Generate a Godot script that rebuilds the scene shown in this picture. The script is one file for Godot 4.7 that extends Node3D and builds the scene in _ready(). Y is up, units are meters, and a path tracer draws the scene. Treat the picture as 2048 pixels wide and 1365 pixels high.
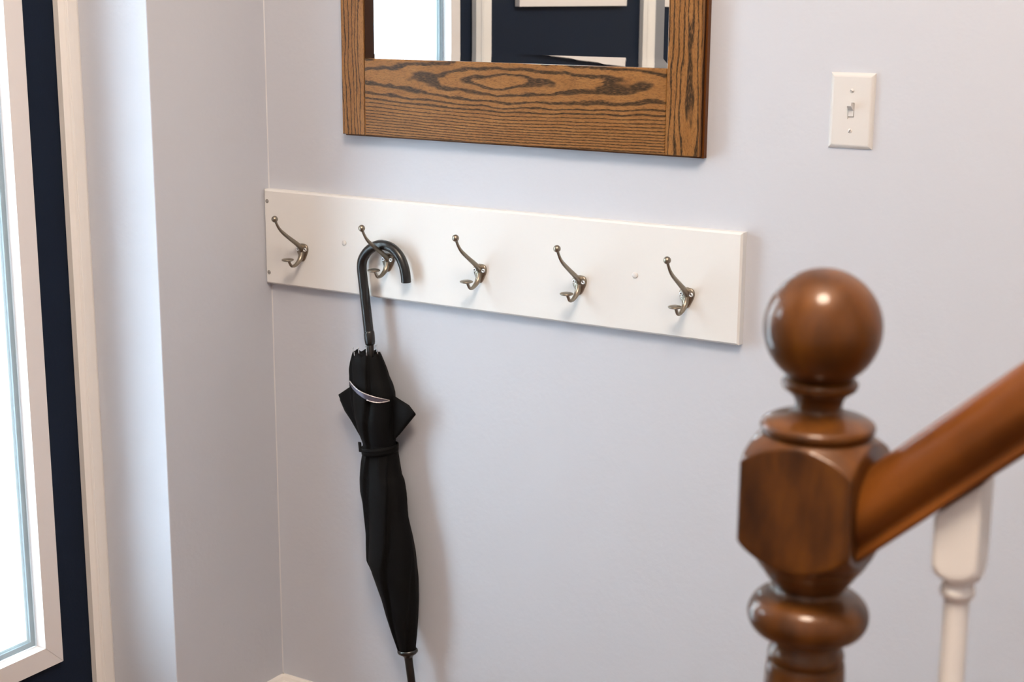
extends Node3D
# A hallway corner: hook board with umbrella, oak mirror, navy entry doors on the left, newel post and rail in front.
# Back wall is the plane z = 0, left wall stub the plane x = 0, floor y = 0.

const CEIL := 3.6
const DOORX := -0.185      # face of the entrance wall
const JOG := 0.306         # depth of the wall stub left of the corner
var M := {}
var rng := RandomNumberGenerator.new()

func _ready() -> void:
	rng.seed = 7
	# ---- camera ----
	var cam := Camera3D.new()
	cam.name = "camera"
	cam.fov = 25.08
	cam.near = 0.05
	cam.far = 200.0
	cam.position = Vector3(1.9593, 1.5, 2.27405)
	cam.rotation = Vector3(deg_to_rad(-12.786), deg_to_rad(31.69), deg_to_rad(0.359))
	var att := CameraAttributesPhysical.new()
	att.frustum_focal_length = 53.96
	att.frustum_focus_distance = 2.72
	att.exposure_aperture = 7.5
	cam.attributes = att
	cam.current = true
	add_child(cam)
	# ---- sky and exposure ----
	var sky_mat := ProceduralSkyMaterial.new()
	sky_mat.sky_top_color = Color(0.85, 0.94, 0.99)
	sky_mat.sky_horizon_color = Color(0.87, 0.95, 0.99)
	sky_mat.ground_bottom_color = Color(0.72, 0.80, 0.85)
	sky_mat.ground_horizon_color = Color(0.76, 0.85, 0.9)
	var sky := Sky.new()
	sky.sky_material = sky_mat
	var env := Environment.new()
	env.background_mode = Environment.BG_SKY
	env.sky = sky
	env.background_energy_multiplier = 15.0
	env.tonemap_mode = Environment.TONE_MAPPER_LINEAR
	env.tonemap_exposure = 1.0
	env.sdfgi_enabled = true
	env.ssao_enabled = true
	env.ssil_enabled = true
	var we := WorldEnvironment.new()
	we.name = "world_environment"
	we.environment = env
	add_child(we)
	# ---- the hall's ceiling lamp ----
	make_ceiling_lamp(Vector3(1.78, CEIL, 2.0), Color(1.0, 0.922, 0.838), 4.95)

	make_materials()
	make_room()
	make_sidelight()
	make_front_door()
	make_stairs()
	make_mirror()
	make_board()
	make_hooks()
	make_umbrella()
	make_switch()
	make_newel()
	make_handrail()
	make_balusters()

# ------------------------------------------------------------------ helpers

func numbered(called: String, parent: Node) -> String:
	if not parent.has_node(called):
		return called
	var k := 1
	while parent.has_node("%s_%03d" % [called, k]):
		k += 1
	return "%s_%03d" % [called, k]

func thing(called: String, label: String, category: String, at := Vector3.ZERO, group := "", kind := "") -> Node3D:
	var o := Node3D.new()
	o.name = numbered(called, self)
	add_child(o)
	o.position = at
	tag(o, label, category, group, kind)
	return o

func tag(o: Node, label: String, category := "", group := "", kind := "") -> void:
	if label != "":
		o.set_meta("label", label)
	if category != "":
		o.set_meta("category", category)
	if group != "":
		o.set_meta("group", group)
	if kind != "":
		o.set_meta("kind", kind)

# commit a SurfaceTool as one named mesh under parent
func obj(called: String, st: SurfaceTool, mat: Material, parent: Node = self, label := "") -> MeshInstance3D:
	st.generate_normals()
	var mi := MeshInstance3D.new()
	mi.mesh = st.commit()
	mi.material_override = null
	mi.mesh.surface_set_material(0, mat)
	mi.name = numbered(called, parent)
	parent.add_child(mi)
	mi.cast_shadow = GeometryInstance3D.SHADOW_CASTING_SETTING_ON
	if label != "":
		mi.set_meta("label", label)
	return mi

func begin(flat := false) -> SurfaceTool:
	var st := SurfaceTool.new()
	st.begin(Mesh.PRIMITIVE_TRIANGLES)
	st.set_smooth_group(-1 if flat else 0)
	return st

func vert(st: SurfaceTool, p: Vector3, uv := Vector2.ZERO) -> void:
	st.set_uv(uv)
	st.add_vertex(p)

# triangle turned so that its front looks away from c (front faces run clockwise)
func tri_out(st: SurfaceTool, c: Vector3, p: Vector3, q: Vector3, r: Vector3, a := Vector2.ZERO, b := Vector2.ZERO, d := Vector2.ZERO) -> void:
	var n := (r - p).cross(q - p)
	if n.dot((p + q + r) / 3.0 - c) < 0.0:
		vert(st, p, a); vert(st, r, d); vert(st, q, b)
	else:
		vert(st, p, a); vert(st, q, b); vert(st, r, d)

func quad_out(st: SurfaceTool, c: Vector3, p: Vector3, q: Vector3, r: Vector3, s: Vector3) -> void:
	tri_out(st, c, p, q, r)
	tri_out(st, c, p, r, s)

# box between two corners, with chamfered edges (flat faces)
func bx(st: SurfaceTool, lo: Vector3, hi: Vector3, ch := 0.0) -> void:
	var c := (lo + hi) / 2.0
	var h := (hi - lo) / 2.0
	var p := func(sx: int, sy: int, sz: int, k: int) -> Vector3:
		var v := Vector3(sx * h.x, sy * h.y, sz * h.z)
		if k != 0: v.x -= sx * ch
		if k != 1: v.y -= sy * ch
		if k != 2: v.z -= sz * ch
		return c + v
	for s in [-1, 1]:
		quad_out(st, c, p.call(s, -1, -1, 0), p.call(s, 1, -1, 0), p.call(s, 1, 1, 0), p.call(s, -1, 1, 0))
		quad_out(st, c, p.call(-1, s, -1, 1), p.call(1, s, -1, 1), p.call(1, s, 1, 1), p.call(-1, s, 1, 1))
		quad_out(st, c, p.call(-1, -1, s, 2), p.call(1, -1, s, 2), p.call(1, 1, s, 2), p.call(-1, 1, s, 2))
	if ch <= 0.0:
		return
	for s in [-1, 1]:
		for t in [-1, 1]:
			quad_out(st, c, p.call(s, t, -1, 0), p.call(s, t, 1, 0), p.call(s, t, 1, 1), p.call(s, t, -1, 1))
			quad_out(st, c, p.call(s, -1, t, 0), p.call(s, 1, t, 0), p.call(s, 1, t, 2), p.call(s, -1, t, 2))
			quad_out(st, c, p.call(-1, s, t, 1), p.call(1, s, t, 1), p.call(1, s, t, 2), p.call(-1, s, t, 2))
			for w in [-1, 1]:
				tri_out(st, c, p.call(s, t, w, 0), p.call(s, t, w, 1), p.call(s, t, w, 2))

func box(called: String, lo: Vector3, hi: Vector3, mat: Material, parent: Node = self, ch := 0.0) -> MeshInstance3D:
	var st := begin(true)
	bx(st, lo, hi, ch)
	return obj(called, st, mat, parent)

# surface through rows of points; wrapped in the column direction if closed
func grid(st: SurfaceTool, rows: Array, closed := true, flip := false) -> void:
	for r in rows.size() - 1:
		var a: PackedVector3Array = rows[r]
		var b: PackedVector3Array = rows[r + 1]
		var n := a.size()
		for c in (n if closed else n - 1):
			var d := (c + 1) % n
			var u0 := float(c) / n
			var u1 := float(c + 1) / n
			var v0 := float(r) / rows.size()
			var v1 := float(r + 1) / rows.size()
			var q := [a[c], a[d], b[d], b[c]]
			var t := [Vector2(u0, v0), Vector2(u1, v0), Vector2(u1, v1), Vector2(u0, v1)]
			for k in ([0, 2, 1, 0, 3, 2] if flip else [0, 1, 2, 0, 2, 3]):
				vert(st, q[k], t[k])

func ring(c: Vector3, ax: Vector3, az: Vector3, n: int) -> PackedVector3Array:
	var out := PackedVector3Array()
	for k in n:
		var a := TAU * k / n
		out.append(c + ax * cos(a) + az * sin(a))
	return out

# turned shape: profile of (radius, height) running upwards, about +y at c
func lathe(st: SurfaceTool, prof: Array, n := 64, c := Vector3.ZERO) -> void:
	var rows := []
	for p in prof:
		rows.append(ring(c + Vector3(0, p.y, 0), Vector3(maxf(p.x, 0.00002), 0, 0), Vector3(0, 0, maxf(p.x, 0.00002)), n))
	grid(st, rows)

# smooth profile through control points
func smooth(pts: Array, steps := 6) -> Array:
	var out := []
	for i in pts.size() - 1:
		var a: Vector2 = pts[maxi(i - 1, 0)]
		var b: Vector2 = pts[i]
		var c: Vector2 = pts[i + 1]
		var d: Vector2 = pts[mini(i + 2, pts.size() - 1)]
		for k in steps:
			out.append(b.cubic_interpolate(c, a, d, float(k) / steps))
	out.append(pts[-1])
	return out

func arc(c: Vector2, r: Vector2, a0: float, a1: float, n: int) -> Array:
	var out := []
	for k in n + 1:
		var a := deg_to_rad(lerpf(a0, a1, float(k) / n))
		out.append(c + Vector2(r.x * cos(a), r.y * sin(a)))
	return out

# tube along points lying in a plane whose normal is side; radii (in plane, across)
func tube(st: SurfaceTool, path: Array, radii: Array, side: Vector3, n := 20, across := 1.0, caps := true) -> void:
	var rows := []
	var m := path.size()
	for i in m:
		var t: Vector3 = (path[mini(i + 1, m - 1)] - path[maxi(i - 1, 0)]).normalized()
		var up := t.cross(side).normalized()
		var r: float = radii[i]
		if caps and i == 0:
			rows.append(ring(path[0], up * 0.00001, side * 0.00001, n))
			rows.append(ring(path[0], up * r * 0.85, side * r * 0.85 * across, n))
			rows.append(ring(path[0] + t * r * 0.12, up * r, side * r * across, n))
		else:
			if caps and i == m - 1:
				rows.append(ring(path[i] - t * r * 0.12, up * r, side * r * across, n))
				rows.append(ring(path[i], up * r * 0.85, side * r * 0.85 * across, n))
				rows.append(ring(path[i], up * 0.00001, side * 0.00001, n))
			else:
				rows.append(ring(path[i], up * r, side * r * across, n))
	grid(st, rows, true, true)

func spline(pts: Array, per := 6) -> Array:
	var out := []
	for i in pts.size() - 1:
		var a: Vector3 = pts[maxi(i - 1, 0)]
		var b: Vector3 = pts[i]
		var c: Vector3 = pts[i + 1]
		var d: Vector3 = pts[mini(i + 2, pts.size() - 1)]
		for k in per:
			out.append(b.cubic_interpolate(c, a, d, float(k) / per))
	out.append(pts[-1])
	return out

func spread(vals: Array, n: int) -> Array:
	var out := []
	for i in n:
		var x := float(i) / (n - 1) * (vals.size() - 1)
		var k := mini(int(x), vals.size() - 2)
		out.append(lerpf(vals[k], vals[k + 1], x - k))
	return out

# prism of a polygon given in 3D (convex or not), pushed along depth
func prism(st: SurfaceTool, poly: Array, depth: Vector3) -> void:
	var flat := PackedVector2Array()
	var n := depth.normalized()
	var u: Vector3 = (poly[1] - poly[0]).normalized()
	var w := n.cross(u)
	var mid := Vector3.ZERO
	for p in poly:
		flat.append(Vector2(p.dot(u), p.dot(w)))
		mid += p / poly.size()
	var ids := Geometry2D.triangulate_polygon(flat)
	for k in range(0, ids.size(), 3):
		var a: Vector3 = poly[ids[k]]
		var b: Vector3 = poly[ids[k + 1]]
		var c: Vector3 = poly[ids[k + 2]]
		tri_out(st, a + depth, a, b, c)
		tri_out(st, a, a + depth, b + depth, c + depth)
	var ccw := 0.0
	for i in flat.size():
		ccw += flat[i].cross(flat[(i + 1) % flat.size()])
	for i in poly.size():
		var a: Vector3 = poly[i]
		var b: Vector3 = poly[(i + 1) % poly.size()]
		var e := flat[(i + 1) % flat.size()] - flat[i]
		var o2 := Vector2(e.y, -e.x) * signf(ccw)
		var inward := (a + b) / 2.0 + depth / 2.0 - (u * o2.x + w * o2.y)
		quad_out(st, inward, a, b, b + depth, a + depth)

# profile in the (z, x) plane carried straight up from y0 to y1 (or along z / x with the mapping given)
func moulding(called: String, prof: Array, at: Callable, s0: float, s1: float, mat: Material, parent: Node = self) -> MeshInstance3D:
	var st := begin(true)
	var poly := []
	for p in prof:
		poly.append(at.call(p, s0))
	prism(st, poly, at.call(prof[0], s1) - at.call(prof[0], s0))
	return obj(called, st, mat, parent)

# ------------------------------------------------------------------ materials

func noise_tex(freq: float, oct := 3, w := 512, ramp: Gradient = null, kind := FastNoiseLite.TYPE_SIMPLEX_SMOOTH) -> NoiseTexture2D:
	var n := FastNoiseLite.new()
	n.seed = 11
	n.noise_type = kind
	n.frequency = freq
	n.fractal_octaves = oct
	var t := NoiseTexture2D.new()
	t.noise = n
	t.width = w
	t.height = w
	t.seamless = true
	if ramp:
		t.color_ramp = ramp
	return t

func mat(called: String, c: Color, rough := 0.5, metal := 0.0) -> StandardMaterial3D:
	var m := StandardMaterial3D.new()
	m.resource_name = called
	m.albedo_color = c
	m.roughness = rough
	m.metallic = metal
	M[called] = m
	return m

func bump(m: StandardMaterial3D, t: Texture2D, cm: float, scale: float) -> void:
	m.heightmap_enabled = true
	m.heightmap_texture = t
	m.heightmap_scale = cm
	m.uv1_triplanar = true
	m.uv1_world_triplanar = true
	m.uv1_scale = Vector3.ONE * scale

func make_materials() -> void:
	var fine := noise_tex(0.03, 3)
	bump(mat("wall_paint", Color(0.762, 0.776, 0.813), 0.6), fine, 0.02, 4.0)
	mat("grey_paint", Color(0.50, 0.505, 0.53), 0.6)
	mat("ceiling_paint", Color(0.9, 0.89, 0.88), 0.8)
	mat("white_trim", Color(0.905, 0.893, 0.88), 0.38)
	bump(mat("white_board", Color(0.868, 0.868, 0.866), 0.45), fine, 0.008, 5.0)
	bump(mat("navy_paint", Color(0.08, 0.12, 0.185), 0.5), fine, 0.012, 8.0)
	M.navy_paint.metallic_specular = 0.24
	mat("vinyl_frame", Color(0.87, 0.85, 0.845), 0.45)
	mat("caulk", Color(0.81, 0.81, 0.825), 0.5)
	mat("spacer_bar", Color(0.45, 0.5, 0.52), 0.45)
	mat("pale_seal", Color(0.74, 0.79, 0.8), 0.4)
	mat("satin_nickel", Color(0.58, 0.545, 0.495), 0.35, 1.0)
	mat("dull_zinc", Color(0.52, 0.50, 0.48), 0.45, 0.9)
	mat("zinc", Color(0.93, 0.94, 0.95), 0.3, 0.85)
	mat("dark_recess", Color(0.05, 0.05, 0.05), 0.7)
	mat("chrome", Color(0.8, 0.8, 0.8), 0.15, 1.0)
	mat("switch_plastic", Color(0.825, 0.815, 0.808), 0.4)
	mat("grey_tube", Color(0.16, 0.15, 0.145), 0.4, 0.6)
	mat("silver_cloth", Color(0.36, 0.34, 0.39), 0.35, 0.5)
	mat("glitter", Color(0.8, 0.78, 0.78), 0.3, 0.7)
	var h := mat("handle_plastic", Color(0.062, 0.063, 0.066), 0.34)
	h.clearcoat_enabled = true
	h.clearcoat = 0.3
	h.clearcoat_roughness = 0.2
	var cl := mat("black_cloth", Color(0.026, 0.026, 0.029), 0.7)
	bump(cl, noise_tex(0.2, 2, 256), 0.01, 20.0)
	cl.metallic_specular = 0.26
	var floor_ramp := Gradient.new()
	floor_ramp.set_color(0, Color(0.34, 0.2, 0.1))
	floor_ramp.set_color(1, Color(0.5, 0.32, 0.18))
	var fl := mat("floor_wood", Color(1, 1, 1), 0.4)
	fl.albedo_texture = noise_tex(0.02, 4, 512, floor_ramp)
	fl.uv1_triplanar = true
	fl.uv1_world_triplanar = true
	fl.uv1_scale = Vector3(0.6, 0.6, 6.0)
	# mirror: silvered glass
	mat("mirror_glass", Color(0.93, 0.95, 0.95), 0.0, 1.0)
	var g := mat("window_glass", Color(0.9, 0.97, 1.0, 0.06), 0.02)
	g.transparency = BaseMaterial3D.TRANSPARENCY_ALPHA
	# turned, varnished wood of newel and rail
	var wr := Gradient.new()
	wr.offsets = PackedFloat32Array([0.0, 0.45, 0.7, 1.0])
	wr.colors = PackedColorArray([Color(0.27, 0.148, 0.053), Color(0.44, 0.255, 0.095), Color(0.53, 0.315, 0.115), Color(0.63, 0.39, 0.145)])
	for nm in ["newel_wood", "rail_wood"]:
		var w := mat(nm, Color(1.0, 0.97, 0.92) if nm == "rail_wood" else Color(0.765, 0.765, 0.69), 0.45, 0.12)
		w.metallic_specular = 0.3
		w.albedo_texture = noise_tex(0.008, 4, 512, wr)
		w.uv1_triplanar = true
		w.uv1_scale = Vector3(6.0, 2.2, 6.0) if nm == "newel_wood" else Vector3(1.2, 1.2, 7.0)
		w.clearcoat_enabled = true
		w.clearcoat = 0.5 if nm == "newel_wood" else 0.22
		w.clearcoat_roughness = 0.1
	var o := mat("oak_rail", Color(1, 1, 1), 0.4)
	o.albedo_texture = ImageTexture.create_from_image(oak_image(1280, 292, 605.0, 138.0, Vector2(298, 31), 0))
	o.metallic_specular = 0.3
	for k in 2:
		var s: StandardMaterial3D = o.duplicate()
		s.resource_name = "oak_stile_%d" % k
		s.albedo_texture = ImageTexture.create_from_image(oak_image(1536, 100, 1000.0, 60.0, Vector2(70, 54) if k == 0 else Vector2(330, 41), 1 + k))
		M["oak_stile_%d" % k] = s
	var e: StandardMaterial3D = o.duplicate()
	e.albedo_texture = null
	e.resource_name = "oak_edge"
	e.albedo_color = Color(0.36, 0.2, 0.07)
	M["oak_edge"] = e
	var e2: StandardMaterial3D = e.duplicate()
	e2.resource_name = "oak_dark_edge"
	e2.albedo_color = Color(0.2, 0.11, 0.055)
	M["oak_dark_edge"] = e2

# stained oak with growth rings about an eye; length runs along u (mm), width along v
func oak_image(w: int, h: int, len_mm: float, wid_mm: float, eye: Vector2, kind: int) -> Image:
	var rings := [12.0, 23.0, 35.0, 45.0, 52.0, 58.5, 64.5, 70.0, 75.0, 80.0, 84.5, 89.0, 93.5, 98.0, 102.5, 107.0, 111.5, 116.0]
	if kind > 0:
		rings = [8.0, 18.0, 28.0, 40.0, 50.0, 61.0, 72.0, 83.0]
	var lut := PackedFloat32Array()
	var wid := PackedFloat32Array()
	for i in 1400:
		var r := i * 0.1
		var best := 99.0
		var bw := 1.0
		for k in rings.size():
			var d: float = r - rings[k]
			if absf(d) < absf(best):
				best = d
				bw = (2.9 if k < 3 else (2.0 if k < 5 else 1.1)) if kind == 0 else 1.9
		lut.append(best)
		wid.append(bw)
	var warp := FastNoiseLite.new()
	warp.seed = 21 + kind
	warp.frequency = 1.0
	warp.fractal_octaves = 3
	var streak := FastNoiseLite.new()
	streak.seed = 5 + kind
	streak.frequency = 1.0
	streak.fractal_octaves = 2
	var light := Color(0.60, 0.425, 0.24)
	var mid := Color(0.50, 0.335, 0.165)
	var dark := Color(0.135, 0.095, 0.065)
	var data := PackedByteArray()
	data.resize(w * h * 3)
	var at := 0
	for j in h:
		var y := (j + 0.5) / h * wid_mm
		var dy := y - eye.y
		for i in w:
			var x := (i + 0.5) / w * len_mm
			var dx := x - eye.x
			var wv := warp.get_noise_2d(x * 0.011, y * 0.03) if kind == 0 else warp.get_noise_2d(x * 0.006, y * 0.03)
			var pore := streak.get_noise_2d(x * 0.08, y * 1.5)
			var rx: float
			if kind == 0:
				rx = 12.0 * pow(absf(dx) / 57.0, 0.65 if dx < 0 else 0.5)
				rx = sqrt(rx * rx + dy * dy)
			else:
				rx = 4.5 * pow(absf(dx) / 60.0, 0.85)
				rx = sqrt(rx * rx * 0.6 + dy * dy * 1.5) + 4.0 * sin(x * 0.013 + kind * 2.0)
			var calm := 1.0 - 0.72 * smoothstep(34.0, 62.0, rx)
			rx = absf(rx + wv * (4.5 * calm if kind == 0 else 6.0)) + pore * 0.9 * calm
			var k := clampi(int(rx * 10.0), 0, 1399)
			var d := lut[k]
			var bw := wid[k]
			# sharp on the inner side, feathered outwards
			var line := 1.0 - smoothstep(0.35, 1.0, absf(d - 0.25 * bw) / bw)
			line *= clampf(0.85 + pore * 0.9, 0.0, 1.0)
			var fibre := clampf(0.5 + 0.55 * streak.get_noise_2d(x * 0.045 + 40.0, y * 2.6) + 0.35 * wv, 0.0, 1.0)
			var c := light.lerp(mid, fibre)
			if pore > 0.36:
				c = c.lerp(dark, 0.28)
			c = c.lerp(dark, line * 0.86)
			data[at] = int(c.r * 255.0)
			data[at + 1] = int(c.g * 255.0)
			data[at + 2] = int(c.b * 255.0)
			at += 3
	return Image.create_from_data(w, h, false, Image.FORMAT_RGB8, data)

# ------------------------------------------------------------------ the room

func structure(o: Node, label: String, category: String) -> void:
	tag(o, label, category, "", "structure")

func make_room() -> void:
	structure(box("floor", Vector3(-0.4, -0.1, -0.12), Vector3(4.7, 0.0, 4.1), M.floor_wood), "brown wooden hall floor below the walls", "floor")
	structure(box("ceiling", Vector3(-0.4, CEIL, -0.12), Vector3(4.7, CEIL + 0.1, 4.1), M.ceiling_paint), "white ceiling over the hall", "ceiling")
	structure(box("wall_back", Vector3(0.0, 0.0, -0.12), Vector3(4.7, CEIL, 0.0), M.wall_paint), "pale lilac grey wall carrying the hook board, mirror and switch", "wall")
	structure(box("wall_left", Vector3(-0.4, 0.0, -0.12), Vector3(0.0, CEIL, JOG), M.wall_paint, self, 0.0012), "pale grey wall stub turning the corner left of the hook board", "wall")
	var st := begin(true)
	bx(st, Vector3(-0.4, 2.05, JOG), Vector3(DOORX, CEIL, 2.0))
	bx(st, Vector3(-0.4, 0.0, JOG), Vector3(DOORX - 0.005, 2.05, 0.338))
	bx(st, Vector3(-0.4, 0.0, 1.028), Vector3(DOORX - 0.005, 2.05, 1.073))
	bx(st, Vector3(-0.4, 0.0, 1.944), Vector3(DOORX - 0.005, 2.05, 2.0))
	structure(obj("wall_entrance", st, M.wall_paint), "grey wall around the navy entrance doors, seen in the mirror", "wall")
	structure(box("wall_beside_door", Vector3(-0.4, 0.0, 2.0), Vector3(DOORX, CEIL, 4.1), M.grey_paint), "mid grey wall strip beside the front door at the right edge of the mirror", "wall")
	structure(box("wall_right", Vector3(4.6, 0.0, 0.0), Vector3(4.7, CEIL, 4.1), M.wall_paint), "pale grey wall at the far right end of the stairs", "wall")
	structure(box("wall_front", Vector3(-0.4, 0.0, 4.0), Vector3(4.6, CEIL, 4.1), M.wall_paint), "pale grey wall behind the viewer", "wall")
	# bead of caulk down the corner
	structure(moulding("trim_5", [Vector2(0, 0), Vector2(0.0014, 0), Vector2(0.0006, 0.0006), Vector2(0, 0.0014)],
		func(p: Vector2, s: float) -> Vector3: return Vector3(p.x, s, p.y), 0.115, CEIL, M.caulk), "thin pale caulk bead running down the wall corner", "trim")
	# baseboards with an ogee top
	var base := [Vector2(0, 0), Vector2(0.014, 0), Vector2(0.014, 0.088), Vector2(0.0115, 0.094), Vector2(0.0115, 0.0985), Vector2(0.008, 0.103), Vector2(0.006, 0.111), Vector2(0.0035, 0.115), Vector2(0, 0.115)]
	structure(moulding("baseboard_back", base, func(p: Vector2, s: float) -> Vector3: return Vector3(s, p.y, p.x), 0.0, 1.455, M.white_trim), "white moulded baseboard at the foot of the back wall", "baseboard")
	structure(moulding("baseboard_left", base, func(p: Vector2, s: float) -> Vector3: return Vector3(p.x, p.y, s), 0.0, JOG, M.white_trim), "white moulded baseboard at the foot of the left wall stub", "baseboard")
	# door casings
	var cas := func(z0: float, z1: float) -> Array:
		# from the outer edge z0 to the inner edge z1 beside the door
		var d := z1 - z0
		var f := DOORX - 0.004
		return [Vector2(z0, f), Vector2(z0, -0.1675), Vector2(z0 + d * 0.12, -0.1660), Vector2(z0 + d * 0.40, -0.1664), Vector2(z0 + d * 0.62, -0.1672), Vector2(z0 + d * 0.65, -0.1684),
			Vector2(z0 + d * 0.68, -0.1684), Vector2(z0 + d * 0.70, -0.1668), Vector2(z0 + d * 0.75, -0.1672), Vector2(z0 + d * 0.80, -0.1700), Vector2(z1, -0.1765), Vector2(z1, f)]
	var up := func(p: Vector2, s: float) -> Vector3: return Vector3(p.y, s, p.x)
	structure(moulding("trim_1", cas.call(JOG, 0.344), up, 0.0, 2.09, M.white_trim), "cream moulded casing between the navy sidelight and the bright wall return", "trim")
	structure(moulding("trim_2", cas.call(1.079, 1.022), up, 0.0, 2.09, M.white_trim), "moulded white casing between the two navy doors in the mirror", "trim")
	structure(moulding("trim_3", cas.call(2.001, 1.938), up, 0.0, 2.09, M.white_trim), "moulded white casing at the right edge of the mirror reflection", "trim")
	structure(box("trim_4", Vector3(DOORX, 2.03, JOG), Vector3(-0.166, 2.09, 2.001), M.white_trim, self, 0.002), "white head casing above the navy doors", "trim")

# a slab with a rectangular opening, standing in the plane x
func slab(called: String, z0: float, z1: float, y0: float, y1: float, a0: float, a1: float, b0: float, b1: float, x0: float, x1: float, m: Material, parent: Node) -> void:
	var st := begin(true)
	bx(st, Vector3(x0, y0, z0), Vector3(x1, b0, z1))
	bx(st, Vector3(x0, b1, z0), Vector3(x1, y1, z1))
	bx(st, Vector3(x0, b0, z0), Vector3(x1, b1, a0))
	bx(st, Vector3(x0, b0, a1), Vector3(x1, b1, z1))
	obj(called, st, m, parent)

# mitred frame around the lite, its front face at x1; outer (a0..a1, b0..b1), face width w, carried back to x0
func lite_frame(a0: float, a1: float, b0: float, b1: float, w: float, x0: float, x1: float, parent: Node) -> void:
	var g := 0.00035
	var o := [Vector2(a0, b0), Vector2(a1, b0), Vector2(a1, b1), Vector2(a0, b1)]
	var i := [Vector2(a0 + w, b0 + w), Vector2(a1 - w, b0 + w), Vector2(a1 - w, b1 - w), Vector2(a0 + w, b1 - w)]
	for k in 4:
		var n := (k + 1) % 4
		var t: Vector2 = (o[n] - o[k]).normalized() * g
		var poly := []
		for p in [o[k] + t, o[n] - t, i[n] - t, i[k] + t]:
			poly.append(Vector3(x0, p.y, p.x))
		var st := begin(true)
		prism(st, poly, Vector3(x1 - x0, 0, 0))
		obj("lite_frame", st, M.vinyl_frame, parent)

func glazing(a0: float, a1: float, b0: float, b1: float, x: float, parent: Node) -> void:
	# insulated unit: two panes with a grey spacer and a pale seal round the edge
	for k in 2:
		box("pane", Vector3(x - 0.003 - k * 0.014, b0 - 0.008, a0 - 0.008), Vector3(x - k * 0.014, b1 + 0.008, a1 + 0.008), M.window_glass, parent)
	for k in 2:
		var m: Material = M.spacer_bar if k == 0 else M.pale_seal
		var e := 0.0 if k == 0 else 0.0105
		var f := 0.0105 if k == 0 else 0.0145
		var xa := x - (0.0125 if k == 0 else 0.0135)
		var xb := x - (0.004 if k == 0 else 0.010)
		var st := begin(true)
		bx(st, Vector3(xa, b0 + e, a0 + e), Vector3(xb, b0 + f, a1 - e))
		bx(st, Vector3(xa, b1 - f, a0 + e), Vector3(xb, b1 - e, a1 - e))
		bx(st, Vector3(xa, b0 + f, a0 + e), Vector3(xb, b1 - f, a0 + f))
		bx(st, Vector3(xa, b0 + f, a1 - f), Vector3(xb, b1 - f, a1 - e))
		obj("glass_spacer" if k == 0 else "glass_seal", st, m, parent)

func make_sidelight() -> void:
	var t := thing("door_1", "narrow navy sidelight door with a tall white framed window, at the left edge", "door", Vector3.ZERO, "", "structure")
	slab("panel", 0.338, 1.028, 0.0, 2.05, 0.440, 0.934, 0.28, 1.93, -0.222, -0.190, M.navy_paint, t)
	lite_frame(0.422, 0.952, 0.2604, 1.95, 0.040, -0.2015, -0.178, t)
	lite_frame(0.428, 0.946, 0.2664, 1.944, 0.026, -0.225, -0.2185, t)
	glazing(0.462, 0.912, 0.3004, 1.91, -0.2015, t)

func make_front_door() -> void:
	var t := thing("door_2", "navy front door with a white framed window, seen only in the mirror", "door", Vector3.ZERO, "", "structure")
	slab("panel", 1.073, 1.944, 0.0, 2.05, 1.246, 1.810, 1.485, 1.92, -0.222, -0.190, M.navy_paint, t)
	lite_frame(1.228, 1.828, 1.4655, 1.94, 0.040, -0.2015, -0.176, t)
	lite_frame(1.234, 1.822, 1.4715, 1.934, 0.026, -0.225, -0.2185, t)
	glazing(1.268, 1.788, 1.5055, 1.90, -0.2015, t)

func make_stairs() -> void:
	var t := thing("staircase", "wooden stairs rising to the right behind the newel post", "stairs", Vector3(1.46, 0, 0), "", "structure")
	for k in 8:
		var x := 0.20 * k
		var y := 0.19 * (k + 1)
		box("riser", Vector3(x + 0.02, y - 0.19, 0.0), Vector3(x + 0.22, y - 0.028, 1.28), M.white_trim, t)
		box("tread", Vector3(x - 0.005, y - 0.028, 0.0), Vector3(x + 0.22, y, 1.31), M.floor_wood, t, 0.006)

# ------------------------------------------------------------------ ceiling lamp

func make_ceiling_lamp(at: Vector3, c: Color, energy: float) -> void:
	var t := thing("ceiling_lamp", "round warm white dome lamp on the hall ceiling", "lamp", at)
	var st := begin()
	lathe(st, [Vector2(0.33, -0.03), Vector2(0.34, -0.025), Vector2(0.345, 0.0)], 48)
	var mm := StandardMaterial3D.new()
	mm.albedo_color = Color(0.6, 0.58, 0.55)
	mm.metallic = 1.0
	mm.roughness = 0.35
	obj("base", st, mm, t)
	st = begin()
	lathe(st, arc(Vector2(0, -0.03), Vector2(0.328, 0.11), 270, 360, 12), 48)
	var em := StandardMaterial3D.new()
	em.albedo_color = Color(0.95, 0.93, 0.9)
	em.emission_enabled = true
	em.emission = c
	em.emission_energy_multiplier = 2.0
	obj("lamp_shade", st, em, t)
	var l := OmniLight3D.new()
	l.name = "lamp_light"
	l.light_color = c
	l.light_energy = energy
	l.light_size = 0.36
	l.omni_range = 12.0
	l.omni_attenuation = 2.0
	l.shadow_enabled = true
	l.position = Vector3(0, -0.53, 0)
	t.add_child(l)

# ------------------------------------------------------------------ mirror

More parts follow.
